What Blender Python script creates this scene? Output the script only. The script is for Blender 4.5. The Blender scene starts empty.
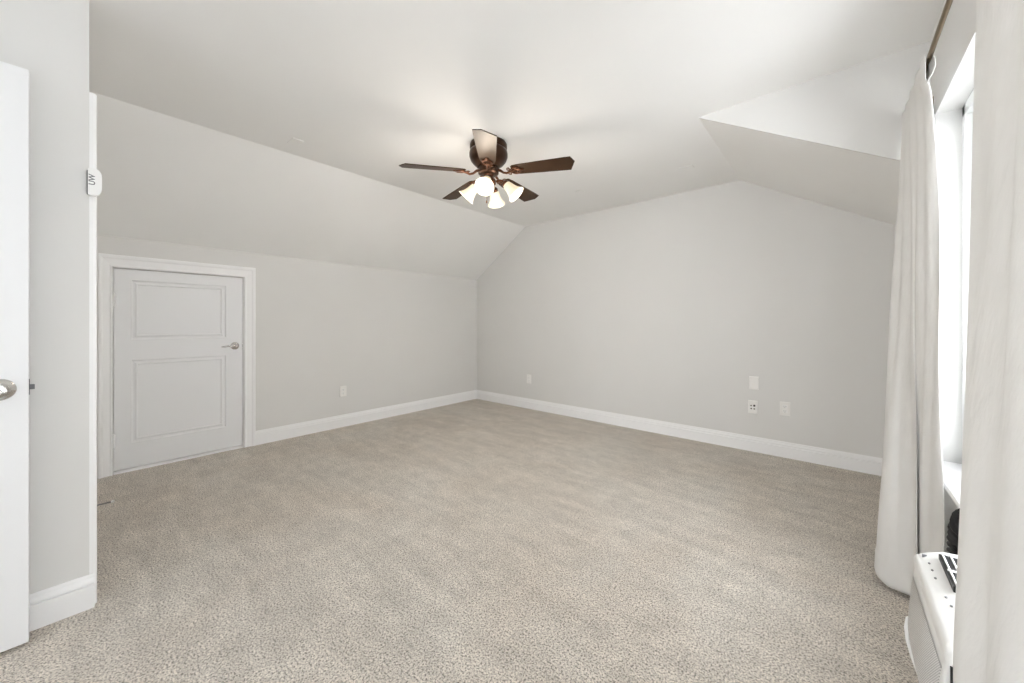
import bpy, bmesh, math, random
from mathutils import Vector, Matrix
random.seed(7)
PI = math.pi
S = bpy.context.scene
C = S.collection

# ------------------------------------------------------------------ camera
cam = bpy.data.cameras.new('camera')
cam.sensor_width = 36.0
cam.lens = 36.0 * 373.5 / 1024
cam.shift_y = -18.5 / 1024
cam.clip_start = 0.02
camo = bpy.data.objects.new('camera', cam); C.objects.link(camo)
camo.location = (0, 0, 1.14)
camo.rotation_euler = (PI / 2, 0, math.atan(323 / 373.5))
S.camera = camo

# ------------------------------------------------------------------ world, lights, exposure
S.view_settings.view_transform = 'Standard'
S.view_settings.look = 'None'
S.view_settings.gamma = 1
S.view_settings.use_curve_mapping = False
S.view_settings.exposure = 0.12
w = bpy.data.worlds.new('world'); S.world = w; w.use_nodes = True
bg = w.node_tree.nodes['Background']
bg.inputs[0].default_value = (0.93, 0.97, 1.0, 1)
bg.inputs[1].default_value = 1.6
S.cycles.diffuse_bounces = 10; S.cycles.max_bounces = 14


def area(name, loc, direction, sx, sy, power, col=(1, 1, 1)):
    l = bpy.data.lights.new(name, 'AREA'); l.shape = 'RECTANGLE'
    l.size = sx; l.size_y = sy; l.energy = power; l.color = col
    o = bpy.data.objects.new(name, l); C.objects.link(o)
    o.location = loc
    o.rotation_euler = Vector(direction).to_track_quat('-Z', 'Z').to_euler()
    return o


# daylight at the dormer window; unseen fill light added behind the camera
area('window_daylight', (0.85, 0.95, 1.35), (-1, 0, 0.0), 2.9, 1.7, 140, (0.94, 0.97, 1.0))
area('rear_fill_light', (-1.7, -5.2, 1.3), (0, 1, 0.0), 3.0, 2.6, 68, (0.97, 0.985, 1.0))

# ------------------------------------------------------------------ room constants
XL, XR = -4.094, 0.33
YB, YR = 3.915, -2.2
ZC = 2.435
XE, YE = -2.262, 0.024          # entry wall face, and the return wall facing the room
XS1, ZK1 = -3.150, 1.788        # left slope
XS2 = -0.652
SL2 = 0.588                     # right slope fall per metre
YD = 2.552                      # dormer cheek
WY0, WY1, WZ0, WZ1 = -0.90, 2.43, 0.546, 2.045   # window opening; unseen near end extended to let in more light


# ------------------------------------------------------------------ materials
def nmat(name):
    m = bpy.data.materials.new(name); m.use_nodes = True
    n = m.node_tree.nodes; l = m.node_tree.links
    return m, n, l, n['Principled BSDF']


def paint(name, col, rough=0.6, bump=0.15, scale=180, var=0.015, spec=0.3):
    m, n, l, b = nmat(name)
    b.inputs['Roughness'].default_value = rough
    b.inputs['Specular IOR Level'].default_value = spec
    tc = n.new('ShaderNodeTexCoord')
    nz = n.new('ShaderNodeTexNoise'); nz.inputs['Scale'].default_value = 1.3
    nz.inputs['Detail'].default_value = 3
    l.new(tc.outputs['Object'], nz.inputs['Vector'])
    r = n.new('ShaderNodeValToRGB')
    r.color_ramp.elements[0].position = 0.3; r.color_ramp.elements[1].position = 0.7
    r.color_ramp.elements[0].color = tuple(c * (1 - var) for c in col) + (1,)
    r.color_ramp.elements[1].color = tuple(min(1, c * (1 + var)) for c in col) + (1,)
    l.new(nz.outputs['Fac'], r.inputs['Fac']); l.new(r.outputs['Color'], b.inputs['Base Color'])
    if bump:
        n2 = n.new('ShaderNodeTexNoise'); n2.inputs['Scale'].default_value = scale
        l.new(tc.outputs['Object'], n2.inputs['Vector'])
        bp = n.new('ShaderNodeBump'); bp.inputs['Strength'].default_value = bump
        bp.inputs['Distance'].default_value = 0.001
        l.new(n2.outputs['Fac'], bp.inputs['Height']); l.new(bp.outputs['Normal'], b.inputs['Normal'])
    return m


def metal(name, col, rough, metallic=1.0):
    m, n, l, b = nmat(name)
    b.inputs['Metallic'].default_value = metallic
    tc = n.new('ShaderNodeTexCoord')
    nz = n.new('ShaderNodeTexNoise'); nz.inputs['Scale'].default_value = 30
    l.new(tc.outputs['Object'], nz.inputs['Vector'])
    mr = n.new('ShaderNodeMapRange')
    mr.inputs['To Min'].default_value = rough * 0.8; mr.inputs['To Max'].default_value = rough * 1.25
    l.new(nz.outputs['Fac'], mr.inputs['Value']); l.new(mr.outputs['Result'], b.inputs['Roughness'])
    r = n.new('ShaderNodeValToRGB')
    r.color_ramp.elements[0].color = tuple(c * 0.8 for c in col) + (1,)
    r.color_ramp.elements[1].color = tuple(min(1, c * 1.2) for c in col) + (1,)
    l.new(nz.outputs['Fac'], r.inputs['Fac']); l.new(r.outputs['Color'], b.inputs['Base Color'])
    return m


M_WALL = paint('wall_paint', (0.708, 0.702, 0.688), 0.7)
M_CEIL = paint('ceiling_paint', (0.83, 0.828, 0.818), 0.75)
M_TRIM = paint('trim_paint', (0.87, 0.87, 0.875), 0.38, 0.05, 60, 0.006, 0.45)
M_DOOR = paint('door_paint', (0.79, 0.795, 0.805), 0.42, 0.06, 60, 0.006, 0.45)
M_PLAS = paint('white_plastic', (0.84, 0.84, 0.83), 0.35, 0, 10, 0.004, 0.5)
M_PLATE = paint('ivory_plastic', (0.82, 0.81, 0.79), 0.35, 0, 10, 0.004, 0.5)
M_DARK = paint('dark_plastic', (0.012, 0.012, 0.013), 0.45, 0, 10, 0.1)
M_GREY = paint('grey_print', (0.16, 0.16, 0.17), 0.5, 0, 10, 0.05)
M_SLOT = paint('slot_grey', (0.12, 0.115, 0.11), 0.6, 0, 10, 0.05)
M_CHROME = metal('satin_nickel', (0.62, 0.61, 0.59), 0.2)
M_BRONZE = metal('oiled_bronze', (0.055, 0.028, 0.016), 0.32, 0.85)
M_COPPER = metal('rubbed_copper', (0.11, 0.048, 0.026), 0.3, 0.9)
M_ROD = metal('antique_brass', (0.20, 0.145, 0.09), 0.3)
M_VINYL = paint('window_vinyl', (0.84, 0.85, 0.85), 0.35, 0, 10, 0.004, 0.5)


def carpet():
    m, n, l, b = nmat('cut_pile_carpet')
    b.inputs['Roughness'].default_value = 0.95
    b.inputs['Specular IOR Level'].default_value = 0.05
    b.inputs['Sheen Weight'].default_value = 0.15
    tc = n.new('ShaderNodeTexCoord')

    def noise(scale, det, rough=0.5, vec=None, dist=0.0):
        z = n.new('ShaderNodeTexNoise'); z.inputs['Scale'].default_value = scale
        z.inputs['Detail'].default_value = det; z.inputs['Roughness'].default_value = rough
        z.inputs['Distortion'].default_value = dist
        l.new(vec or tc.outputs['Object'], z.inputs['Vector']); return z

    def ramp(src, p0, c0, p1, c1):
        r = n.new('ShaderNodeValToRGB')
        r.color_ramp.elements[0].position = p0; r.color_ramp.elements[0].color = c0
        r.color_ramp.elements[1].position = p1; r.color_ramp.elements[1].color = c1
        l.new(src, r.inputs['Fac']); return r

    def mul(a, c, f=1.0):
        x = n.new('ShaderNodeMix'); x.data_type = 'RGBA'; x.blend_type = 'MULTIPLY'
        x.inputs[0].default_value = f
        l.new(a, x.inputs[6]); l.new(c, x.inputs[7]); return x.outputs[2]
    g = lambda v: (v, v, v, 1)
    tone = ramp(noise(1.1, 3, 0.55, dist=0.6).outputs['Fac'], 0.35, (0.70, 0.628, 0.545, 1), 0.68, (0.725, 0.675, 0.605, 1))
    # vacuum strokes: stretched noise
    mp = n.new('ShaderNodeMapping'); mp.inputs['Scale'].default_value = (0.9, 4.2, 1)
    mp.inputs['Rotation'].default_value = (0, 0, 0.5)
    l.new(tc.outputs['Object'], mp.inputs['Vector'])
    st = ramp(noise(2.2, 4, 0.6, mp.outputs[0], 0.4).outputs['Fac'], 0.38, g(0.90), 0.62, g(1.04))
    blot = ramp(noise(9, 4, 0.65).outputs['Fac'], 0.35, g(0.90), 0.65, g(1.04))
    tuft = noise(150, 3, 0.7)
    sp = ramp(tuft.outputs['Fac'], 0.36, g(0.26), 0.53, g(1.12))
    vor = n.new('ShaderNodeTexVoronoi'); vor.inputs['Scale'].default_value = 190
    l.new(tc.outputs['Object'], vor.inputs['Vector'])
    vr = ramp(vor.outputs['Distance'], 0.2, g(1.06), 0.75, g(0.66))
    col = mul(mul(mul(mul(tone.outputs[0], st.outputs[0]), blot.outputs[0]), sp.outputs[0]), vr.outputs[0], 0.8)
    l.new(col, b.inputs['Base Color'])
    bp = n.new('ShaderNodeBump'); bp.inputs['Strength'].default_value = 0.7; bp.inputs['Distance'].default_value = 0.006
    l.new(tuft.outputs['Fac'], bp.inputs['Height']); l.new(bp.outputs['Normal'], b.inputs['Normal'])
    return m


M_CARPET = carpet()


def fabric():
    m, n, l, b = nmat('curtain_linen')
    out = n['Material Output']
    tc = n.new('ShaderNodeTexCoord')
    nz = n.new('ShaderNodeTexNoise'); nz.inputs['Scale'].default_value = 14; nz.inputs['Detail'].default_value = 4
    l.new(tc.outputs['Object'], nz.inputs['Vector'])
    r = n.new('ShaderNodeValToRGB')
    r.color_ramp.elements[0].color = (0.73, 0.72, 0.70, 1); r.color_ramp.elements[1].color = (0.79, 0.78, 0.765, 1)
    l.new(nz.outputs['Fac'], r.inputs['Fac']); l.new(r.outputs['Color'], b.inputs['Base Color'])
    b.inputs['Roughness'].default_value = 0.9; b.inputs['Specular IOR Level'].default_value = 0.1
    mp = n.new('ShaderNodeMapping'); mp.inputs['Scale'].default_value = (1, 1, 0.45)
    l.new(tc.outputs['Object'], mp.inputs['Vector'])
    n2 = n.new('ShaderNodeTexNoise'); n2.inputs['Scale'].default_value = 16; n2.inputs['Detail'].default_value = 5
    l.new(mp.outputs[0], n2.inputs['Vector'])
    bp = n.new('ShaderNodeBump'); bp.inputs['Strength'].default_value = 0.45; bp.inputs['Distance'].default_value = 0.016
    l.new(n2.outputs['Fac'], bp.inputs['Height']); l.new(bp.outputs['Normal'], b.inputs['Normal'])
    t = n.new('ShaderNodeBsdfTranslucent'); t.inputs[0].default_value = (0.88, 0.87, 0.85, 1)
    mx = n.new('ShaderNodeMixShader'); mx.inputs[0].default_value = 0.11
    l.new(b.outputs[0], mx.inputs[1]); l.new(t.outputs[0], mx.inputs[2]); l.new(mx.outputs[0], out.inputs[0])
    return m


M_FAB = fabric()


def wood():
    m, n, l, b = nmat('espresso_blade')
    tc = n.new('ShaderNodeTexCoord')
    mp = n.new('ShaderNodeMapping'); mp.inputs['Scale'].default_value = (2.5, 40, 10)
    l.new(tc.outputs['Object'], mp.inputs['Vector'])
    nz = n.new('ShaderNodeTexNoise'); nz.inputs['Scale'].default_value = 2.5; nz.inputs['Detail'].default_value = 5
    l.new(mp.outputs[0], nz.inputs['Vector'])
    r = n.new('ShaderNodeValToRGB')
    r.color_ramp.elements[0].color = (0.022, 0.011, 0.006, 1); r.color_ramp.elements[1].color = (0.048, 0.023, 0.011, 1)
    l.new(nz.outputs['Fac'], r.inputs['Fac']); l.new(r.outputs['Color'], b.inputs['Base Color'])
    b.inputs['Roughness'].default_value = 0.42
    b.inputs['Specular IOR Level'].default_value = 0.25
    b.inputs['Specular Tint'].default_value = (1.0, 0.78, 0.52, 1)  # warmth of the lamp reflection put into the blade's specular colour
    return m


M_WOOD = wood()


def glow(name, col, strength, base=(0.42, 0.39, 0.33)):
    m, n, l, b = nmat(name)
    b.inputs['Base Color'].default_value = base + (1,)
    b.inputs['Roughness'].default_value = 0.5
    b.inputs['Emission Color'].default_value = col + (1,)
    b.inputs['Emission Strength'].default_value = strength
    tc = n.new('ShaderNodeTexCoord')
    nz = n.new('ShaderNodeTexNoise'); nz.inputs['Scale'].default_value = 25
    l.new(tc.outputs['Object'], nz.inputs['Vector'])
    mr = n.new('ShaderNodeMapRange'); mr.inputs['To Min'].default_value = strength * 0.9; mr.inputs['To Max'].default_value = strength * 1.1
    l.new(nz.outputs['Fac'], mr.inputs['Value']); l.new(mr.outputs['Result'], b.inputs['Emission Strength'])
    return m


M_SHADE = glow('frosted_glass_shade', (1.0, 0.80, 0.52), 0.55)
M_BULB = glow('lit_bulb', (1.0, 0.86, 0.62), 4.0)

m, n, l, b = nmat('window_glass')
b.inputs['Base Color'].default_value = (1, 1, 1, 1); b.inputs['Roughness'].default_value = 0.0
b.inputs['Transmission Weight'].default_value = 1.0; b.inputs['IOR'].default_value = 1.01
b.inputs['Specular IOR Level'].default_value = 0.3
M_GLASS = m


# ------------------------------------------------------------------ mesh helpers
class MB:
    """collects shapes into one bmesh"""
    def __init__(s): s.bm = bmesh.new()

    def box(s, x0, x1, y0, y1, z0, z1, bev=0.0, seg=2):
        t = bmesh.new()
        bmesh.ops.create_cube(t, size=1)
        for v in t.verts:
            v.co = Vector(((x0 + x1) / 2 + v.co.x * (x1 - x0), (y0 + y1) / 2 + v.co.y * (y1 - y0), (z0 + z1) / 2 + v.co.z * (z1 - z0)))
        if bev: bmesh.ops.bevel(t, geom=t.edges[:], offset=bev, segments=seg, affect='EDGES', profile=0.6)
        return s.join(t)

    def join(s, t, mat=None):
        if mat is not None: bmesh.ops.transform(t, matrix=mat, verts=t.verts[:])
        me = bpy.data.meshes.new('tmp'); t.to_mesh(me); t.free()
        s.bm.from_mesh(me); bpy.data.meshes.remove(me)
        return s

    def lathe(s, prof, seg=32, mat=None):
        t = bmesh.new(); rings = []
        for r, z in prof:
            rings.append([t.verts.new((max(r, 1e-5) * math.cos(2 * PI * k / seg), max(r, 1e-5) * math.sin(2 * PI * k / seg), z)) for k in range(seg)])
        for a, c in zip(rings, rings[1:]):
            for k in range(seg): t.faces.new((a[k], a[(k + 1) % seg], c[(k + 1) % seg], c[k]))
        bmesh.ops.remove_doubles(t, verts=t.verts[:], dist=1e-4)
        bmesh.ops.recalc_face_normals(t, faces=t.faces[:])
        return s.join(t, mat)

    def tube(s, pts, rad, seg=10, caps=True):
        pts = [Vector(p) for p in pts]
        if not isinstance(rad, (list, tuple)): rad = [rad] * len(pts)
        t = bmesh.new(); rings = []; nrm = None
        for i, p in enumerate(pts):
            d = (pts[min(i + 1, len(pts) - 1)] - pts[max(i - 1, 0)]).normalized()
            if nrm is None:
                nrm = d.orthogonal().normalized()
            nrm = (nrm - d * nrm.dot(d)).normalized()
            bn = d.cross(nrm)
            rings.append([t.verts.new(p + (nrm * math.cos(2 * PI * k / seg) + bn * math.sin(2 * PI * k / seg)) * rad[i]) for k in range(seg)])
        for a, c in zip(rings, rings[1:]):
            for k in range(seg): t.faces.new((a[k], a[(k + 1) % seg], c[(k + 1) % seg], c[k]))
        if caps:
            t.faces.new(rings[0][::-1]); t.faces.new(rings[-1])
        bmesh.ops.recalc_face_normals(t, faces=t.faces[:])
        return s.join(t)

    def prism(s, poly, vec):
        t = bmesh.new()
        a = [t.verts.new(p) for p in poly]; v = Vector(vec)
        c = [t.verts.new(Vector(p) + v) for p in poly]
        t.faces.new(a); t.faces.new(c[::-1])
        for k in range(len(a)):
            j = (k + 1) % len(a); t.faces.new((a[k], c[k], c[j], a[j]))
        bmesh.ops.recalc_face_normals(t, faces=t.faces[:])
        return s.join(t)

    def sphere(s, c, r, sc=(1, 1, 1), u=20, v=12):
        t = bmesh.new(); bmesh.ops.create_uvsphere(t, u_segments=u, v_segments=v, radius=r)
        return s.join(t, Matrix.Translation(c) @ Matrix.Diagonal((*sc, 1)))

    def build(s, name, mat, parent=None, smooth=False, ang=35):
        me = bpy.data.meshes.new(name); s.bm.to_mesh(me); s.bm.free()
        o = bpy.data.objects.new(name, me); C.objects.link(o)
        me.materials.append(mat)
        if smooth:
            for p in me.polygons: p.use_smooth = True
            me.set_sharp_from_angle(angle=math.radians(ang))
        if parent: o.parent = parent; o.matrix_parent_inverse = parent_inv(parent)
        return o


def world_mat(o):
    mtx = Matrix.LocRotScale(o.location, o.rotation_euler, o.scale)
    return world_mat(o.parent) @ o.matrix_parent_inverse @ mtx if o.parent else mtx


def parent_inv(p):
    return world_mat(p).inverted()


def empty(name, loc, rz=0.0):
    o = bpy.data.objects.new(name, None); C.objects.link(o)
    o.location = loc; o.rotation_euler = (0, 0, rz); o.empty_display_size = 0.1
    return o


def tag(o, label, cat, group=None):
    o['label'] = label; o['category'] = cat
    if group: o['group'] = group
    return o


def struct(o, label=None, cat=None):
    o['kind'] = 'structure'
    if label: o['label'] = label; o['category'] = cat
    return o


def local_build(mb, name, mat, parent, **k):
    """mesh authored in the parent's own frame"""
    o = mb.build(name, mat, None, **k); o.parent = parent
    return o


# ------------------------------------------------------------------ the room shell
T = 0.10
struct(MB().box(XL - T, 0.8, YR - 0.6, YB + T, -0.08, 0.0).build('floor', M_CARPET),
       'beige cut-pile carpet covering the whole attic room floor', 'floor')
z2 = ZC - (XR - XS2) * SL2
f = MB()
f.prism([(XS1, -2.6, ZC), (XS1, YB + T, ZC), (XS1, YB + T, ZC + T), (XS1, -2.6, ZC + T)], (XS2 - XS1, 0, 0))
f.box(XS2, 0.8, -2.6, YD, ZC, ZC + T)
struct(f.build('ceiling', M_CEIL), 'flat off-white central ceiling carrying the fan', 'ceiling')
kn = (ZC - ZK1) / (XS1 - XL)
f = MB().prism([(XL - T, -2.6, ZK1 - T * kn), (XS1, -2.6, ZC), (XS1, -2.6, ZC + T), (XL - T, -2.6, ZK1 + T)], (0, YB + T + 2.6, 0))
struct(f.build('ceiling_left', M_CEIL), 'sloped ceiling falling to the low left wall with the door', 'ceiling')
f = MB().prism([(XS2, YD + 0.012, ZC), (XR + 0.2, YD + 0.012, ZC - (XR + 0.2 - XS2) * SL2), (XR + 0.2, YD + 0.012, ZC + T), (XS2, YD + 0.012, ZC + T)], (0, YB + T - YD - 0.012, 0))
ck = MB().prism([(XS2, YD, ZC), (XR, YD, ZC - (XR - XS2) * SL2), (XR, YD, ZC)], (0, 0.012, 0))
struct(ck.build('wall_dormer', M_WALL), 'triangular dormer cheek above the right ceiling slope', 'wall')
struct(f.build('ceiling_right', M_CEIL), 'sloped ceiling at the far right below the dormer cheek', 'ceiling')

# knee wall with the door opening
DY0, DY1, DZ1 = 0.161, 0.978, 1.556
f = MB()
f.box(XL - T, XL, YE - 0.10, DY0, 0, ZK1); f.box(XL - T, XL, DY1, YB + T, 0, ZK1); f.box(XL - T, XL, DY0, DY1, DZ1, ZK1)
struct(f.build('wall_left', M_WALL), 'low pale grey knee wall on the left holding the small door', 'wall')
f = MB().prism([(XL - T, YB, 0), (XR + T, YB, 0), (XR + T, YB, ZC - (XR + T - XS2) * SL2), (XS2, YB, ZC), (XS1, YB, ZC), (XL - T, YB, ZK1 - T * kn)], (0, T, 0))
struct(f.build('wall_back', M_WALL), 'pale greige gable wall at the back with the wall plates', 'wall')
# right wall with window opening
WT = 0.16
f = MB()
f.box(XR, XR + WT, YR, WY0, 0, ZC); f.box(XR, XR + WT, WY1, YD, 0, ZC)
f.box(XR, XR + WT, WY0, WY1, 0, WZ0 - 0.03); f.box(XR, XR + WT, WY0, WY1, WZ1, ZC)
f.box(XR, XR + WT, YD, YB + T, 0, z2)
struct(f.build('wall_right', M_WALL), 'pale window wall on the right behind the curtains', 'wall')
# entry wall and return wall (with a doorway) behind it
f = MB()
f.box(XE - 0.12, XE, YR, YE, 0, ZC)
struct(f.build('wall_entry', M_WALL), 'pale grey partition at the left edge behind the open door', 'wall')
RX0, RX1, RZ1 = -3.16, -2.36, 2.035
f = MB()
f.box(XL - T, RX0, YE - 0.10, YE, 0, ZC); f.box(RX1, XE - 0.12, YE - 0.10, YE, 0, ZC); f.box(RX0, RX1, YE - 0.10, YE, RZ1, ZC)
struct(f.build('wall_return', M_WALL))
# unseen rear wall; its wide opening is added to let the fill light in
f = MB()
f.box(XE, -2.1, YR - 0.12, YR, 0, ZC); f.box(0.1, XR + WT, YR - 0.12, YR, 0, ZC); f.box(-2.1, 0.1, YR - 0.12, YR, 2.3, ZC)
struct(f.build('wall_front', M_WALL))

# ------------------------------------------------------------------ baseboards (moulded profile)
BH = 0.132
PROF = [(0, 0), (0.015, 0), (0.015, 0.089), (0.0145, 0.091), (0.006, 0.0925), (0.006, 0.097), (0.0135, 0.099), (0.014, 0.104), (0.011, 0.112), (0.0075, 0.118), (0.0065, 0.126), (0.004, BH), (0, BH)]


def run(mb, a, b_, nrm, z0=0.0):
    a = Vector(a); b_ = Vector(b_); nrm = Vector(nrm)
    mb.prism([(a.x + nrm.x * d, a.y + nrm.y * d, z0 + z) for d, z in PROF], (b_.x - a.x, b_.y - a.y, 0))


CY1 = 1.068
f = MB(); run(f, (XL, CY1), (XL, YB), (1, 0)); struct(f.build('baseboard_left', M_TRIM), 'white baseboard along the low left wall', 'baseboard')
f = MB(); run(f, (XL + 0.013, YB), (XR, YB), (0, -1)); struct(f.build('baseboard_back', M_TRIM), 'white baseboard along the back gable wall', 'baseboard')
f = MB(); run(f, (XR, -1.0), (XR, YB - 0.013), (-1, 0)); struct(f.build('baseboard_right', M_TRIM))
f = MB(); run(f, (XE, -1.1), (XE, YE + 0.014), (1, 0)); run(f, (XE + 0.002, YE), (-2.272, YE), (0, 1))
struct(f.build('baseboard_entry', M_TRIM), 'white baseboard wrapping the corner beside the open door', 'baseboard')
f = MB(); run(f, (XL + 0.03, YE), (RX0 - 0.09, YE), (0, 1)); struct(f.build('baseboard_return', M_TRIM))

# ------------------------------------------------------------------ casings and doors
CAS = [(0.0, 0.0), (0.0, 0.011), (0.006, 0.015), (0.018, 0.011), (0.056, 0.0155), (0.066, 0.021), (0.080, 0.0215), (0.086, 0.019), (0.088, 0.010), (0.088, 0.0)]


def casing(name, m3, u0, u1, z1, wl, wr, wt, label=None):
    """door casing: u along wall, inner edges u0,u1,z1; widths left/right/top; m3 maps (u,d,z) -> world"""
    bm_ = bmesh.new()
    def corner(t, d):
        return [(u0 - t * wl, 0), (u0 - t * wl, z1 + t * wt), (u1 + t * wr, z1 + t * wt), (u1 + t * wr, 0)]
    rows = []
    for t, d in CAS:
        rows.append([bm_.verts.new(m3(u, d, z)) for u, z in corner(t / 0.088, d)])
    for a, c in zip(rows, rows[1:]):
        for k in range(3): bm_.faces.new((a[k], a[k + 1], c[k + 1], c[k]))
    for k in (0, 3): bm_.faces.new([r[k] for r in rows])
    bmesh.ops.recalc_face_normals(bm_, faces=bm_.faces[:])
    mb = MB(); mb.join(bm_); return mb


def leaf(m3, u0, u1, z0, z1, thick, panels):
    """panel door leaf with moulded recessed panels on the front face"""
    bm_ = bmesh.new()
    V = lambda u, d, z: bm_.verts.new(m3(u, d, z))
    us = sorted({u0, u1} | {p[0] for p in panels} | {p[1] for p in panels})
    zs = sorted({z0, z1} | {p[2] for p in panels} | {p[3] for p in panels})
    for i in range(len(us) - 1):
        for j in range(len(zs) - 1):
            a, c, e, g = us[i], us[i + 1], zs[j], zs[j + 1]
            if any(abs(a - p[0]) < 1e-6 and abs(e - p[2]) < 1e-6 for p in panels): continue
            bm_.faces.new((V(a, 0, e), V(c, 0, e), V(c, 0, g), V(a, 0, g)))
    st = [(0, 0), (0.003, -0.007), (0.010, -0.010), (0.018, -0.009), (0.028, -0.003), (0.034, -0.004), (0.037, -0.010)]
    for p in panels:
        prev = None
        for o, d in st:
            q = [V(p[0] + o, d, p[2] + o), V(p[1] - o, d, p[2] + o), V(p[1] - o, d, p[3] - o), V(p[0] + o, d, p[3] - o)]
            if prev:
                for k in range(4): bm_.faces.new((prev[k], prev[(k + 1) % 4], q[(k + 1) % 4], q[k]))
            prev = q
        bm_.faces.new(prev)
    b4 = [(u0, z0), (u1, z0), (u1, z1), (u0, z1)]
    bm_.faces.new([V(u, -thick, z) for u, z in b4])
    for k in range(4):
        (ua, za), (ub, zb) = b4[k], b4[(k + 1) % 4]
        bm_.faces.new((V(ua, 0, za), V(ub, 0, zb), V(ub, -thick, zb), V(ua, -thick, za)))
    bmesh.ops.remove_doubles(bm_, verts=bm_.verts[:], dist=1e-5)
    bmesh.ops.recalc_face_normals(bm_, faces=bm_.faces[:])
    mb = MB(); mb.join(bm_); return mb


knee = lambda u, d, z: (XL + d, u, z)
tr = casing('trim_1', knee, DY0 - 0.003, DY1 + 0.004, DZ1 + 0.002, 0.074, 0.088, 0.095).build('trim_1', M_TRIM)
struct(tr, 'white moulded casing framing the small knee wall door', 'door casing')
jb = MB()   # jamb lining, stop and threshold of the small door
jb.box(XL - 0.10, XL - 0.001, DY0 - 0.0, DY0 + 0.002, 0, DZ1); jb.box(XL - 0.10, XL - 0.001, DY1 - 0.002, DY1, 0, DZ1)
jb.box(XL - 0.10, XL - 0.052, DY0, DY1, 0, DZ1)
local = jb.build('door_jamb', M_TRIM, tr)
th = MB().box(XL - 0.05, XL + 0.006, DY0 + 0.004, DY1 - 0.006, 0.0, 0.020, 0.003).build('threshold', M_TRIM, tr)

d1 = leaf(lambda u, d, z: (XL - 0.006 + d, u, z), 0.166, 0.972, 0.026, 1.551, 0.035,
          [(0.258, 0.850, 0.216, 0.852), (0.258, 0.850, 1.012, 1.470)]).build('door_1', M_DOOR)
struct(d1, 'low white two-panel door in the left knee wall', 'door')
for zz in (1.313, 0.254):
    h = MB(); h.tube([(XL + 0.006, 0.165, zz - 0.045), (XL + 0.006, 0.165, zz + 0.045)], 0.009, 12)
    h.box(XL - 0.008, XL - 0.003, 0.166, 0.176, zz - 0.045, zz + 0.045)
    h.sphere((XL + 0.006, 0.165, zz + 0.048), 0.007); h.sphere((XL + 0.006, 0.165, zz - 0.048), 0.007)
    h.build('hinge', M_TRIM, d1, smooth=True)
h = MB()
MX = Matrix.Rotation(PI / 2, 4, 'Y')     # lathe axis z -> +x
hy, hz = 0.914, 0.934
h.lathe([(0, 0), (0.033, 0), (0.033, 0.004), (0.028, 0.009), (0.016, 0.012), (0.012, 0.018), (0.011, 0.040), (0.013, 0.046), (0.011, 0.052), (0, 0.054)], 32, Matrix.Translation((XL - 0.006, hy, hz)) @ MX)
h.tube([(XL + 0.040, hy, hz), (XL + 0.044, hy - 0.02, hz + 0.002), (XL + 0.044, hy - 0.05, hz + 0.003), (XL + 0.042, hy - 0.08, hz - 0.002), (XL + 0.041, hy - 0.105, hz - 0.004)], [0.011, 0.009, 0.0075, 0.007, 0.005], 12)
hl = h.build('door_handle', M_CHROME, d1, smooth=True); hl['label'] = 'satin nickel lever handle'
MB().box(XL - 0.010, XL - 0.0045, 0.9715, 0.9745, 0.90, 0.965).build('latch_plate', M_CHROME, d1)

# open door at the far left edge, its leaf standing just off the entry wall
DXF = -2.154
d2 = leaf(lambda u, d, z: (DXF + d, u, z), -0.932, -0.119, 0.015, 2.034, 0.035,
          [(-0.81, -0.245, 0.25, 0.83), (-0.81, -0.245, 1.02, 1.90)]).build('door_2', M_DOOR)
struct(d2, 'tall white door standing open at the left edge of the room', 'door')
h = MB()
h.lathe([(0, 0), (0.037, 0), (0.0375, 0.003), (0.034, 0.008), (0.022, 0.013), (0.014, 0.017), (0.012, 0.030), (0.020, 0.036), (0.027, 0.046), (0.028, 0.056), (0.022, 0.066), (0.012, 0.069), (0.010, 0.067), (0, 0.067)], 40, Matrix.Translation((DXF, -0.181, 0.912)) @ MX)
hk = h.build('door_knob', M_CHROME, d2, smooth=True); hk['label'] = 'round satin nickel knob'
h = MB().box(DXF - 0.028, DXF - 0.012, -0.1195, -0.1175, 0.885, 0.940)
h.prism([(DXF - 0.026, -0.119, 0.904), (DXF - 0.012, -0.119, 0.904), (DXF - 0.012, -0.106, 0.904), (DXF - 0.024, -0.109, 0.904)], (0, 0, 0.017))
h.build('latch_bolt', M_GREY, d2)
for zz in (0.25, 1.02, 1.80):
    h = MB().tube([(DXF - 0.03, -0.937, zz - 0.045), (DXF - 0.03, -0.937, zz + 0.045)], 0.0065, 12)
    h.build('hinge', M_CHROME, d2, smooth=True)

# doorway in the return wall: casing edge shows past the corner
ret = lambda u, d, z: (u, YE + d, z)
tr2 = casing('trim_2', ret, RX0, RX1, RZ1 - 0.04, 0.088, 0.088, 0.075).build('trim_2', M_TRIM)
struct(tr2, 'white door casing seen edge-on past the partition corner', 'door casing')
d3 = leaf(lambda u, d, z: (u, YE - 0.06 + d, z), RX0 + 0.003, RX1 - 0.003, 0.012, RZ1 - 0.003, 0.035,
          [(-3.05, -2.47, 0.25, 0.83), (-3.05, -2.47, 1.02, 1.90)]).build('door_3', M_DOOR)
struct(d3)
h = MB().lathe([(0, 0), (0.033, 0), (0.033, 0.004), (0.014, 0.012), (0.012, 0.035), (0.026, 0.046), (0.026, 0.058), (0.012, 0.066), (0, 0.066)], 32, Matrix.Translation((-2.42, YE - 0.06, 0.93)) @ Matrix.Rotation(-PI / 2, 4, 'X'))
h.build('door_knob', M_CHROME, d3, smooth=True)

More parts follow.
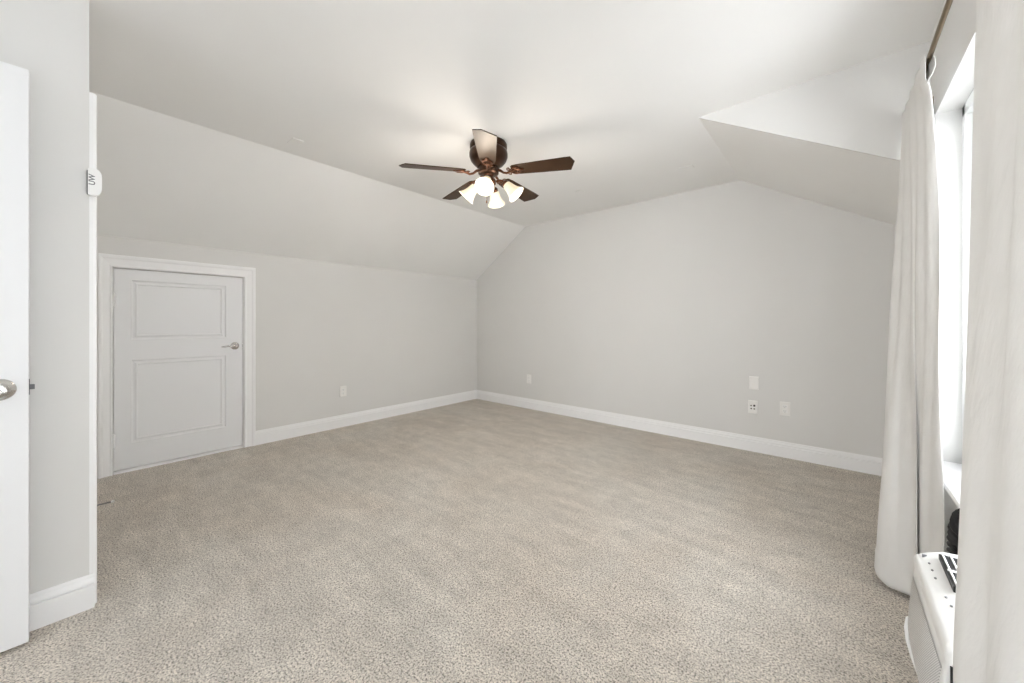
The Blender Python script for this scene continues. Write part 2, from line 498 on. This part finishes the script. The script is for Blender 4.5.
# ------------------------------------------------------------------ window
wn = empty('window_1', (XR + 0.12, (WY0 + WY1) / 2, WZ0)); struct(wn, 'tall white framed window behind the two curtains', 'window')
f = MB()
FX0, FX1 = XR + 0.075, XR + 0.155
f.box(FX0, FX1, WY0, WY0 + 0.045, WZ0, WZ1, 0.003); f.box(FX0, FX1, WY1 - 0.045, WY1, WZ0, WZ1, 0.003)
f.box(FX0, FX1, WY0, WY1, WZ1 - 0.045, WZ1, 0.003); f.box(FX0, FX1, WY0, WY1, WZ0, WZ0 + 0.05, 0.003)
f.build('window_frame', M_VINYL, wn)
y1m, y2m = WY0 + (WY1 - WY0) / 3, WY0 + (WY1 - WY0) * 2 / 3
for a, c in ((WY0 + 0.045, y1m - 0.02), (y1m + 0.02, y2m - 0.02), (y2m + 0.02, WY1 - 0.045)):
    sx0, sx1 = XR + 0.095, XR + 0.130
    f = MB()
    f.box(sx0, sx1, a, a + 0.05, WZ0 + 0.05, WZ1 - 0.045, 0.004); f.box(sx0, sx1, c - 0.05, c, WZ0 + 0.05, WZ1 - 0.045, 0.004)
    f.box(sx0, sx1, a + 0.05, c - 0.05, WZ0 + 0.05, WZ0 + 0.10, 0.004); f.box(sx0, sx1, a + 0.05, c - 0.05, WZ1 - 0.095, WZ1 - 0.045, 0.004)
    sh = f.build('window_sash', M_VINYL, wn)
    MB().box(XR + 0.110, XR + 0.114, a + 0.045, c - 0.045, WZ0 + 0.095, WZ1 - 0.09).build('window_pane', M_GLASS, sh)
for ym in (y1m, y2m): MB().box(FX0 + 0.01, FX1, ym - 0.02, ym + 0.02, WZ0 + 0.05, WZ1 - 0.045, 0.003).build('mullion', M_VINYL, wn)
f = MB()   # stool with rounded nose and apron
f.prism([(XR + 0.10, WY0, WZ0 - 0.028), (XR - 0.014, WY0, WZ0 - 0.028), (XR - 0.022, WY0, WZ0 - 0.021), (XR - 0.024, WY0, WZ0 - 0.012), (XR - 0.020, WY0, WZ0 - 0.003), (XR - 0.012, WY0, WZ0), (XR + 0.10, WY0, WZ0)], (0, WY1 - WY0, 0))
f.build('window_sill', M_TRIM, wn)

# ------------------------------------------------------------------ curtain rod
RXC, RZC = 0.256, 2.092
rod = empty('curtain_rod', (RXC, 1.4, RZC))
tag(rod, 'slim antique brass curtain rod above the window carrying both curtains', 'curtain rod')
f = MB().tube([(RXC, 0.10, RZC), (RXC, 2.505, RZC)], 0.0075, 16); f.build('pole', M_ROD, rod, smooth=True)
f = MB().tube([(RXC, 0.05, RZC), (RXC, 1.62, RZC)], 0.0092, 16); f.build('outer_pole', M_ROD, rod, smooth=True)
for y, sgn in ((2.505, 1), (0.05, -1)):
    f = MB().lathe([(0, 0), (0.009, 0), (0.009, 0.004), (0.014, 0.007), (0.016, 0.016), (0.013, 0.024), (0, 0.028)], 20, Matrix.Translation((RXC, y, RZC)) @ Matrix.Rotation(-sgn * PI / 2, 4, 'X'))
    f.build('finial', M_ROD, rod, smooth=True)
for y in (2.475, 1.33, 0.20):
    f = MB().box(XR - 0.004, XR, y - 0.010, y + 0.010, RZC - 0.022, RZC + 0.050, 0.001)
    f.tube([(XR, y, RZC), (RXC + 0.012, y, RZC - 0.012), (RXC, y, RZC - 0.013), (RXC - 0.012, y, RZC - 0.004)], 0.004, 8)
    f.build('bracket', M_ROD, rod, smooth=True)


# ------------------------------------------------------------------ curtains
def spline(P, n):
    out = []
    P = [Vector((p[0], p[1])) for p in P]
    m_ = len(P) - 1
    for i in range(n):
        t = i / (n - 1) * m_; k = min(int(t), m_ - 1); u = t - k
        p0, p1, p2, p3 = P[max(k - 1, 0)], P[k], P[k + 1], P[min(k + 2, m_)]
        out.append(0.5 * ((2 * p1) + (-p0 + p2) * u + (2 * p0 - 5 * p1 + 4 * p2 - p3) * u * u + (-p0 + 3 * p1 - 3 * p2 + p3) * u ** 3))
    return out


def curtain(name, top, bot, z_top, z_bot, label, pocket, cols=150, rows=140, ease=0.9, reach=1.0, wob=0.004, ph=0.0):
    bm_ = bmesh.new()
    a = spline(top, cols); b_ = spline(bot, cols)
    grid = []
    for j in range(rows + 1):
        v = j / rows
        z = z_top + (z_bot - z_top) * v
        e = min(1.0, v / reach) ** (ease if reach == 1 else 1.8)
        row = []
        for i in range(cols):
            u = i / (cols - 1)
            p = a[i].lerp(b_[i], e if reach != 1 else max(0.0, (v - 0.045) / 0.955) ** (ease - 0.62 * max(0, (u - 0.45) / 0.55)))
            amp = wob * math.sin(PI * v) ** 0.5 if 0 < v < 1 else 0
            dx = amp * math.sin(9 * u + 5 * v + ph) * math.sin(7 * v + 3 * u) + 0.5 * amp * math.sin(37 * u + 11 * v)
            if 0.003 < z - z_bot < 0.095: dx -= 0.003
            zz = z + (0.012 * math.sin(14 * u + ph) * v ** 6)
            row.append(bm_.verts.new((p.x + dx, p.y + 0.5 * dx, zz)))
        grid.append(row)
    for r0, r1 in zip(grid, grid[1:]):
        for i in range(cols - 1): bm_.faces.new((r0[i], r0[i + 1], r1[i + 1], r1[i]))
    # back layer of the rod pocket, joined at a soft peak above the rod
    back = []
    zs = [z_top, z_top - 0.02, z_top - 0.05, z_top - 0.075, z_top - 0.10]
    offs = [0.012, 0.022, 0.024, 0.018, 0.006]
    for z, of in zip(zs, offs):
        back.append([bm_.verts.new((a[i].x + of, a[i].y, z)) for i in range(cols)])
    for r0, r1 in zip(back, back[1:]):
        for i in range(cols - 1): bm_.faces.new((r0[i], r1[i], r1[i + 1], r0[i + 1]))
    bmesh.ops.recalc_face_normals(bm_, faces=bm_.faces[:])
    mb = MB(); mb.join(bm_)
    o = mb.build(name, M_FAB, None, smooth=True, ang=180)
    md = o.modifiers.new('thickness', 'SOLIDIFY'); md.thickness = 0.0022; md.offset = 0
    tag(o, label, 'curtain', 'white curtains on the rod')
    return o


far_top = [(0.262, 2.5), (0.2382, 2.5), (0.2359, 2.476), (0.2418, 2.437), (0.2373, 2.39), (0.2427, 2.327), (0.2369, 2.264), (0.2432, 2.201), (0.2377, 2.13), (0.2432, 2.075), (0.2382, 2.028), (0.246, 1.985)]
far_bot = [(0.225, 2.450), (0.150, 2.370), (0.137, 2.295), (0.165, 2.250), (0.200, 2.240), (0.238, 2.205), (0.246, 2.150), (0.254, 2.200), (0.264, 2.155), (0.276, 2.130), (0.290, 2.090), (0.300, 2.055)]
curtain('curtain', far_top, far_bot, 2.106, 0.03, 'far white curtain gathered in the corner beside the back wall', True, wob=0.005, ease=0.92)
near_top = [(0.266, 1.345), (0.252, 1.340), (0.241, 1.310), (0.244, 1.26), (0.237, 1.17), (0.250, 1.08), (0.237, 1.00), (0.248, 0.92), (0.235, 0.86), (0.247, 0.78), (0.236, 0.70), (0.246, 0.60)]
near_bot = [(0.160, 0.897), (0.145, 0.893), (0.136, 0.862), (0.136, 0.82), (0.150, 0.775), (0.143, 0.735), (0.140, 0.690), (0.160, 0.655), (0.150, 0.60), (0.175, 0.55), (0.165, 0.48), (0.190, 0.40)]
curtain('curtain', near_top, near_bot, 2.106, 0.03, 'near white curtain at the right edge hanging over the air conditioner', True, reach=0.695, wob=0.0025, ph=1.7)

# ------------------------------------------------------------------ portable air conditioner
ac = empty('portable_air_conditioner', (0.235, 1.08, 0))
tag(ac, 'white portable air conditioner on the carpet under the window, half behind the curtain', 'air conditioner')
AY0, AY1 = 0.922, 1.245
AXF, AXB = 0.138, 0.322


def ac_outline(dx, inset):
    """plan outline at one height; dx moves the front face, rounded corners"""
    r = 0.010; pts = []
    x0, x1, y0, y1 = AXF + dx + inset, AXB - inset, AY0 + inset, AY1 - inset
    for cx_, cy_, a0, rr in ((x0 + r, y1 - r, 90, r), (x0 + r, y0 + r, 180, r), (x1 - 0.01, y0 + 0.01, 270, 0.01), (x1 - 0.01, y1 - 0.01, 0, 0.01)):
        for k in range(7):
            an = math.radians(a0 + 90 * k / 6)
            pts.append((cx_ + rr * math.cos(an), cy_ + rr * math.sin(an)))
    return pts


def zt(x, z):          # the deck rises towards the wall
    t = min(max((x - AXF) / 0.05, 0), 1)
    return z + 0.030 * (t * t * (3 - 2 * t))


prof = [(0.035, 0.052, 0.006), (0.12, 0.048, 0), (0.24, 0.038, 0), (0.31, 0.020, 0), (0.36, 0.004, 0), (0.41, -0.008, 0), (0.45, -0.012, 0), (0.50, -0.010, 0), (0.56, -0.005, 0), (0.590, -0.001, 0)]
bm_ = bmesh.new(); rings = []
for z, dx, ins in prof: rings.append([bm_.verts.new((x, y, z)) for x, y in ac_outline(dx, ins)])
for a, c in zip(rings, rings[1:]):
    for k in range(len(a)): bm_.faces.new((a[k], a[(k + 1) % len(a)], c[(k + 1) % len(a)], c[k]))
bm_.faces.new(rings[0][::-1]); bm_.faces.new(rings[-1])
bmesh.ops.recalc_face_normals(bm_, faces=bm_.faces[:])
f = MB(); f.join(bm_)
body = f.build('body', M_PLAS, ac, smooth=True, ang=40)
bm_ = bmesh.new(); rings = []
for z, ins in ((0.588, -0.002), (0.606, -0.003), (0.614, -0.001), (0.619, 0.004), (0.620, 0.010)):
    rings.append([bm_.verts.new((x, y, zt(x, z) if z > 0.6 else z)) for x, y in ac_outline(0, ins)])
for ins in (0.03, 0.05, 0.07):
    rings.append([bm_.verts.new((x, y, zt(x, 0.6205))) for x, y in ac_outline(0, ins)])
for a, c in zip(rings, rings[1:]):
    for k in range(len(a)): bm_.faces.new((a[k], a[(k + 1) % len(a)], c[(k + 1) % len(a)], c[k]))
bm_.faces.new(rings[0][::-1]); bm_.faces.new(rings[-1])
bmesh.ops.recalc_face_normals(bm_, faces=bm_.faces[:])
f = MB(); f.join(bm_); deck = f.build('top_panel', M_PLAS, ac, smooth=True, ang=50)
# perforated panel following the bulge of the front
M_PERF, n, l, b = nmat('perforated_panel')
b.inputs['Roughness'].default_value = 0.4
tc = n.new('ShaderNodeTexCoord'); sp_ = n.new('ShaderNodeSeparateXYZ'); l.new(tc.outputs['Object'], sp_.inputs[0])
sn = []
for ax in ('Y', 'Z'):
    mu = n.new('ShaderNodeMath'); mu.operation = 'MULTIPLY'; mu.inputs[1].default_value = 2 * PI / 0.0055
    l.new(sp_.outputs[ax], mu.inputs[0])
    si = n.new('ShaderNodeMath'); si.operation = 'SINE'; l.new(mu.outputs[0], si.inputs[0]); sn.append(si)
ad = n.new('ShaderNodeMath'); ad.operation = 'MULTIPLY'
l.new(sn[0].outputs[0], ad.inputs[0]); l.new(sn[1].outputs[0], ad.inputs[1])
rp = n.new('ShaderNodeValToRGB'); rp.color_ramp.elements[0].position = 0.12; rp.color_ramp.elements[1].position = 0.30
rp.color_ramp.elements[0].color = (0.72, 0.71, 0.70, 1); rp.color_ramp.elements[1].color = (0.30, 0.295, 0.285, 1)
l.new(ad.outputs[0], rp.inputs['Fac']); l.new(rp.outputs['Color'], b.inputs['Base Color'])


def front_dx(z):
    for (z0, d0, _), (z1, d1_, _) in zip(prof, prof[1:]):
        if z0 <= z <= z1: return d0 + (d1_ - d0) * (z - z0) / (z1 - z0)
    return 0


bm_ = bmesh.new(); prev = None
for k in range(25):
    z = 0.30 + k * 0.0112
    x = AXF + front_dx(z)
    rw = [bm_.verts.new((x + o, y, z)) for o, y in ((0.001, AY0 + 0.012), (-0.0012, AY0 + 0.014), (-0.0012, AY1 - 0.014), (0.001, AY1 - 0.012))]
    if prev:
        for q in range(3): bm_.faces.new((prev[q], prev[q + 1], rw[q + 1], rw[q]))
    prev = rw
bmesh.ops.recalc_face_normals(bm_, faces=bm_.faces[:])
f = MB(); f.join(bm_)
g_ = f.build('front_grille', M_PERF, ac, smooth=True, ang=60); g_['label'] = 'finely perforated front panel'
# discharge louvre on the deck
f = MB().box(0.166, 0.298, 1.060, 1.190, 0.640, 0.6515, 0.001); lv = f.build('air_outlet', M_DARK, ac)
for i in range(11):
    x = 0.170 + i * 0.0115
    MB().box(x, x + 0.0026, 1.062, 1.188, 0.650, 0.6545, 0.0006).build('louvre', M_PLAS, lv)
MB().box(0.168, 0.296, 1.118, 1.123, 0.650, 0.6535).build('louvre', M_PLAS, lv)
# controls
MB().box(0.146, 0.153, 1.218, 1.2225, 0.620, 0.6285, 0.0008).build('indicator', M_GREY, ac)
for x, y in ((0.153, 1.185), (0.1535, 1.155), (0.1535, 1.123), (0.157, 1.052), (0.159, 1.022)):
    MB().lathe([(0, 0), (0.0030, 0), (0.0030, 0.0012), (0, 0.0012)], 14, Matrix.Translation((x, y, zt(x, 0.6203)))).build('button', M_GREY, ac)
# near-black panel on the near side
f = MB().box(AXF + 0.003, 0.30, AY0 - 0.004, AY0 + 0.012, 0.33, 0.584, 0.001); vs = f.build('dark_side_panel', M_DARK, ac)
for s0 in ((0.21, 0.95), (0.21, 1.20), (0.30, 0.95), (0.30, 1.20)):
    MB().lathe([(0, -0.012), (0.009, -0.012), (0.016, -0.004), (0.0175, 0.005), (0.016, 0.014), (0.009, 0.022), (0, 0.022)], 18, Matrix.Translation((s0[0], s0[1] - 0.0, 0.0175)) @ Matrix.Rotation(PI / 2, 4, 'Y') @ Matrix.Translation((0, 0, -0.005))).build('caster', M_DARK, ac, smooth=True)
# ribbed exhaust hose rising behind the unit, then across to the window
path = [Vector(p) for p in ((0.262, 1.235, 0.36), (0.262, 1.30, 0.36), (0.262, 1.42, 0.36), (0.262, 1.49, 0.41), (0.262, 1.50, 0.50), (0.262, 1.495, 0.585), (0.263, 1.455, 0.640), (0.264, 1.38, 0.66), (0.265, 1.31, 0.70))]
fine = []
for i in range(len(path) - 1):
    p0, p1, p2, p3 = path[max(i - 1, 0)], path[i], path[i + 1], path[min(i + 2, len(path) - 1)]
    for k in range(16):
        u = k / 16
        fine.append(0.5 * ((2 * p1) + (-p0 + p2) * u + (2 * p0 - 5 * p1 + 4 * p2 - p3) * u * u + (-p0 + 3 * p1 - 3 * p2 + p3) * u ** 3))
L = 0; rad = []
for i, p in enumerate(fine):
    if i: L += (p - fine[i - 1]).length
    rad.append(0.034 + 0.005 * math.sin(L / 0.016 * 2 * PI))
f = MB().tube(fine, rad, 20); hs = f.build('exhaust_hose', M_DARK, ac, smooth=True, ang=70); hs['label'] = 'black ribbed hose'
f = MB().tube([(0.150, 1.238, 0.468), (0.137, 1.249, 0.468), (0.1275, 1.250, 0.458), (0.1245, 1.246, 0.438), (0.1265, 1.240, 0.412), (0.135, 1.240, 0.375), (0.147, 1.240, 0.335), (0.162, 1.242, 0.29), (0.177, 1.245, 0.20), (0.19, 1.248, 0.02)], 0.0040, 10)
f.build('power_cord', M_PLAS, ac, smooth=True)


# ------------------------------------------------------------------ ceiling fan
FXC, FYC, BZ, BR, PH = -1.8966, 1.9335, 2.21, 0.614, -0.8337
fan = empty('ceiling_fan', (FXC, FYC, ZC))
tag(fan, 'dark bronze five-blade ceiling fan with four lit glass shades', 'ceiling fan')
zb = BZ - ZC
f = MB().lathe([(0, 0.0), (0.128, 0.0), (0.134, -0.010), (0.135, -0.032), (0.128, -0.040), (0.124, -0.046), (0.134, -0.054), (0.139, -0.072), (0.138, -0.096), (0.128, -0.122), (0.108, -0.146), (0.088, -0.160), (0.080, -0.172), (0, -0.174)], 48)
local_build(f, 'motor_housing', M_BRONZE, fan, smooth=True, ang=50)
f = MB().lathe([(0, -0.172), (0.070, -0.172), (0.074, -0.180), (0.074, -0.214), (0.066, -0.222), (0.050, -0.228), (0, -0.228)], 40)
local_build(f, 'flywheel', M_BRONZE, fan, smooth=True, ang=40)
f = MB().lathe([(0, -0.226), (0.040, -0.226), (0.034, -0.236), (0.036, -0.246), (0.050, -0.256), (0.055, -0.270), (0.052, -0.290), (0.040, -0.306), (0.022, -0.316), (0.012, -0.326), (0.009, -0.334), (0, -0.337)], 40)
local_build(f, 'light_kit', M_COPPER, fan, smooth=True, ang=50)

# one blade in its own frame: x outwards, +y is the side pitched down
r0, r1 = 0.175, BR + 0.004
half = [(r0, 0.040), (r0 + 0.012, 0.050), (r0 + 0.06, 0.056), (r0 + 0.20, 0.063), (r1 - 0.06, 0.071), (r1 - 0.030, 0.072)]
outline = [(x, y) for x, y in half] + [(r1 + 0.004, -0.018), (r1 - 0.020, -0.071)] + [(x, -y) for x, y in half[::-1][1:]]
pitch = math.radians(-12)
protos = []
bmsh = MB().prism([(x, y, -0.003) for x, y in outline], (0, 0, 0.006))
bb = bmsh.bm
bmesh.ops.bevel(bb, geom=[e for e in bb.edges if abs(e.verts[0].co.z - e.verts[1].co.z) < 1e-6], offset=0.0014, segments=2, affect='EDGES')
bmesh.ops.transform(bb, matrix=Matrix.Rotation(pitch, 4, 'X'), verts=bb.verts[:])
blade0 = local_build(bmsh, 'blade', M_WOOD, fan)
# blade iron: curved arm with a scroll ring under the root of the blade
f = MB()
f.tube([(0.060, 0, 0.010), (0.090, 0, 0.004), (0.115, 0, -0.016), (0.140, 0, -0.022), (0.165, 0, -0.012), (0.190, 0, -0.008)], [0.011, 0.010, 0.008, 0.008, 0.008, 0.006], 12)
ring = [(0.205 + 0.034 * math.cos(t * 2 * PI / 24), 0.036 * math.sin(t * 2 * PI / 24), -0.0085) for t in range(25)]
f.tube(ring, 0.0052, 8, caps=False)
for sg in (-1, 1):
    sc = []
    for k in range(19):
        a_ = k / 18 * 2.2 * PI; rr = 0.017 * (1 - 0.7 * k / 18)
        sc.append((0.160 + rr * math.cos(a_ + PI * 0.4) , sg * (0.022 + rr * math.sin(a_ + PI * 0.4)), -0.009))
    f.tube(sc, 0.0042, 8)
f.box(0.185, 0.262, -0.012, 0.012, -0.0105, -0.003, 0.002)
f.box(0.196, 0.214, -0.034, 0.034, -0.0105, -0.003, 0.002)
for px_, py_ in ((0.250, 0), (0.205, 0.027), (0.205, -0.027)):
    f.sphere((px_, py_, -0.0105), 0.005, (1, 1, 0.5), 12, 8)
bmesh.ops.transform(f.bm, matrix=Matrix.Rotation(pitch, 4, 'X'), verts=f.bm.verts[:])
iron0 = local_build(f, 'blade_iron', M_COPPER, blade0, smooth=True, ang=50)
for k in range(5):
    if k == 0: bo = blade0
    else:
        bo = blade0.copy(); C.objects.link(bo); bo.parent = fan
        io = iron0.copy(); C.objects.link(io); io.parent = bo
    bo.location = (0, 0, zb + 0.02)
    bo.rotation_euler = (0, math.asin((0.02 - (0.005, 0.014, -0.008, -0.015, -0.014)[k]) / BR), PH + k * 2 * PI / 5)
# lamps
AZ0 = -0.795 - 0.24
arm0 = None
for k in range(4):
    rz = AZ0 + k * PI / 2
    if arm0 is None:
        f = MB().tube([(0.040, 0, -0.275), (0.066, 0, -0.268), (0.088, 0, -0.274), (0.101, 0, -0.289)], [0.010, 0.0085, 0.0085, 0.010], 12)
        TL = Matrix.Translation((0.101, 0, -0.287)) @ Matrix.Rotation(math.radians(180 - 44), 4, 'Y') @ Matrix.Scale(1.12, 4)
        f.lathe([(0, -0.006), (0.018, -0.004), (0.024, 0.004), (0.025, 0.016), (0.022, 0.022), (0, 0.022)], 24, TL)
        arm0 = local_build(f, 'lamp_arm', M_COPPER, fan, smooth=True, ang=50)
        f = MB().lathe([(0.0225*1, 0.012), (0.027, 0.022), (0.031, 0.040), (0.035, 0.062), (0.042, 0.084), (0.053, 0.104), (0.060, 0.112), (0.0585, 0.1125), (0.051, 0.105), (0.040, 0.085), (0.033, 0.063), (0.029, 0.041), (0.025, 0.023), (0.0205, 0.013)], 36, TL)
        sh0 = local_build(f, 'lamp_shade', M_SHADE, fan, smooth=True, ang=60)
        f = MB().lathe([(0, 0.018), (0.012, 0.020), (0.013, 0.036), (0.022, 0.050), (0.0255, 0.066), (0.022, 0.082), (0.012, 0.091), (0, 0.093)], 24, TL)
        bu0 = local_build(f, 'bulb', M_BULB, sh0, smooth=True, ang=60)
        a_, s_ = arm0, sh0
    else:
        a_ = arm0.copy(); C.objects.link(a_); a_.parent = fan
        s_ = sh0.copy(); C.objects.link(s_); s_.parent = fan
        b2 = bu0.copy(); C.objects.link(b2); b2.parent = s_
    a_.rotation_euler = (0, 0, rz); s_.rotation_euler = (0, 0, rz); a_.location = s_.location = (0.013, 0.011, 0)
for k in range(4):      # the light each bulb gives off, at its shade's mouth
    rz = AZ0 + k * PI / 2
    pl = bpy.data.lights.new('bulb_light', 'POINT'); pl.energy = 6.5; pl.shadow_soft_size = 0.08; pl.color = (1.0, 0.92, 0.82)
    po = bpy.data.objects.new('bulb_light', pl); C.objects.link(po)
    po.location = (FXC + 0.18 * math.cos(rz), FYC + 0.18 * math.sin(rz), ZC - 0.375)
for dx, dy, ln in ((0.012, -0.030, 0.115),):
    f = MB().tube([(dx, dy, -0.30), (dx, dy, -0.30 - ln)], 0.0012, 6)
    pc = local_build(f, 'pull_chain', M_ROD, fan)
    f = MB().lathe([(0, 0), (0.003, -0.002), (0.0055, -0.012), (0.0055, -0.020), (0, -0.026)], 14, Matrix.Translation((dx, dy, -0.30 - ln)))
    local_build(f, 'chain_fob', M_COPPER, pc, smooth=True)


# ------------------------------------------------------------------ wall plates (authored facing +Y of their own frame, z up)
def plate_base(root, w_=0.072, h_=0.116):
    f = MB()
    t = bmesh.new()
    outer = [(-w_ / 2, -h_ / 2), (w_ / 2, -h_ / 2), (w_ / 2, h_ / 2), (-w_ / 2, h_ / 2)]
    rows = []
    for ins, d in ((0, 0), (0, 0.002), (0.003, 0.0055), (0.006, 0.006)):
        rows.append([t.verts.new((x - math.copysign(ins, x), d, z - math.copysign(ins, z))) for x, z in outer])
    for a, c in zip(rows, rows[1:]):
        for k in range(4): t.faces.new((a[k], a[(k + 1) % 4], c[(k + 1) % 4], c[k]))
    t.faces.new(rows[0][::-1]); t.faces.new(rows[-1])
    bmesh.ops.recalc_face_normals(t, faces=t.faces[:])
    f.join(t)
    return local_build(f, 'cover_plate', M_PLATE, root)


RXM = Matrix.Rotation(-PI / 2, 4, 'X')   # lathe axis -> +y


def screws(root, zs):
    for z in zs:
        local_build(MB().lathe([(0, 0.0055), (0.003, 0.0055), (0.003, 0.007), (0, 0.0074)], 12, Matrix.Translation((0, 0, z)) @ RXM), 'screw', M_PLATE, root)


def outlet(loc, rz, label):
    r = empty('electrical_outlet', loc, rz); tag(r, label, 'outlet', 'duplex outlets near the floor')
    plate_base(r); screws(r, (0,))
    for s in (-1, 1):
        sk = local_build(MB().box(-0.0165, 0.0165, 0.004, 0.0082, s * 0.0195 - 0.0135, s * 0.0195 + 0.0135, 0.003), 'socket', M_PLAS, r)
        for x in (-0.0065, 0.0065):
            local_build(MB().box(x - 0.0012, x + 0.0012, 0.0078, 0.0086, s * 0.0195 - 0.002, s * 0.0195 + 0.007), 'slot', M_SLOT, sk)
        local_build(MB().lathe([(0, 0.0078), (0.0024, 0.0078), (0.0024, 0.0086), (0, 0.0086)], 12, Matrix.Translation((0, 0, s * 0.0195 - 0.008)) @ RXM), 'slot', M_SLOT, sk)
    return r


outlet((XL, 1.892, 0.388), -PI / 2, 'white outlet on the low left wall beyond the small door')
outlet((-3.086, YB, 0.393), PI, 'white outlet on the back wall near the left corner')
outlet((-0.321, YB, 0.412), PI, 'white outlet on the back wall, rightmost of the three plates')
r = empty('blank_wall_plate', (-0.544, YB, 0.607), PI); tag(r, 'blank white wall plate on the back wall above the cable plate', 'wall plate')
plate_base(r); screws(r, (-0.042, 0.042))
r = empty('cable_wall_plate', (-0.552, YB, 0.393), PI); tag(r, 'white wall plate with dark round jacks below the blank plate', 'wall plate')
plate_base(r); screws(r, (-0.042, 0.042))
for x, z, q in ((-0.011, 0.014, 0.0078), (0.013, 0.012, 0.005), (-0.011, -0.014, 0.005), (0.012, -0.014, 0.005)):
    jk = local_build(MB().lathe([(q, 0.005), (q + 0.002, 0.005), (q + 0.002, 0.0085), (q, 0.0085)], 18, Matrix.Translation((x, 0, z)) @ RXM), 'jack', M_CHROME, r)
    local_build(MB().lathe([(0, 0.005), (q, 0.005), (q, 0.0082), (0, 0.0082)], 18, Matrix.Translation((x, 0, z)) @ RXM), 'jack_opening', M_DARK, jk)

# ceiling cover plates
for x, y, a_, s_, lb in ((-2.915, 1.005, 0, (0.115, 0.072), 'small painted rectangular cover on the ceiling near the left slope'),
                         (-0.939, 3.303, 0.0, (0.115, 0.072), 'small painted rectangular cover on the ceiling near the dormer')):
    o = MB().box(x - s_[0] / 2, x + s_[0] / 2, y - s_[1] / 2, y + s_[1] / 2, ZC - 0.006, ZC, 0.002).build('ceiling_plate', M_CEIL)
    tag(o, lb, 'ceiling plate', 'painted ceiling covers')
o = MB().lathe([(0, 0), (0.045, 0), (0.045, -0.004), (0.041, -0.006), (0, -0.006)], 28, Matrix.Translation((-1.90, 3.22, ZC))).build('ceiling_plate', M_CEIL)
tag(o, 'faint round painted cover on the ceiling between fan and back wall', 'ceiling plate', 'painted ceiling covers')

# thermostat-like sensor at the partition corner
th = empty('wall_sensor', (XE, YE - 0.004, 1.702)); tag(th, 'small white rounded sensor clipped to the door casing at the partition corner', 'sensor')
f = MB().box(0.0005, 0.0095, -0.0025, 0.020, -0.048, 0.048, 0.001); local_build(f, 'back_plate', M_GREY, th)
t = bmesh.new()
pr_ = [(0, -0.054), (0.024, -0.054), (0.033, -0.044), (0.038, -0.026), (0.038, 0.030), (0.034, 0.046), (0.022, 0.056), (0, 0.056)]
f = MB().prism([(0.009, y, z) for y, z in pr_], (0.018, 0, 0))
bmesh.ops.bevel(f.bm, geom=f.bm.edges[:], offset=0.003, segments=2, affect='EDGES')
local_build(f, 'housing', M_PLAS, th, smooth=True)
cu = bpy.data.curves.new('t', 'FONT'); cu.body = 'UW'; cu.size = 0.024; cu.offset = 0.0005; cu.extrude = 0.0003; cu.align_x = 'CENTER'; cu.align_y = 'CENTER'
to = bpy.data.objects.new('t', cu); C.objects.link(to)
bpy.context.view_layer.update()
me = bpy.data.meshes.new_from_object(to.evaluated_get(bpy.context.evaluated_depsgraph_get()))
bpy.data.objects.remove(to); me.name = 'lettering'; me.materials.clear(); me.materials.append(M_GREY)
# text frame: reading upwards, facing +X
me.transform(Matrix(((0, 0, 1, 0.0271), (0, -1, 0, 0.0115), (1, 0, 0, 0.008), (0, 0, 0, 1))))
lt = bpy.data.objects.new('lettering', me); C.objects.link(lt); lt.parent = th

# spring door stop low on the return wall
ds = empty('door_stop', (-3.270, YE + 0.014, 0.072)); tag(ds, 'thin spring door stop with white tip low by the small door', 'door stop')
local_build(MB().lathe([(0, 0), (0.011, 0), (0.011, 0.003), (0.006, 0.007), (0, 0.007)], 18, RXM), 'base_cap', M_CHROME, ds, smooth=True)
coil = [(0.0042 * math.cos(k * 0.7), 0.006 + k * 0.00052, 0.0042 * math.sin(k * 0.7)) for k in range(150)]
local_build(MB().tube(coil, 0.0011, 6), 'spring', M_GREY, ds, smooth=True)
local_build(MB().lathe([(0, 0.082), (0.0065, 0.082), (0.0075, 0.088), (0.0065, 0.096), (0, 0.098)], 18, RXM), 'rubber_tip', M_PLAS, ds, smooth=True)
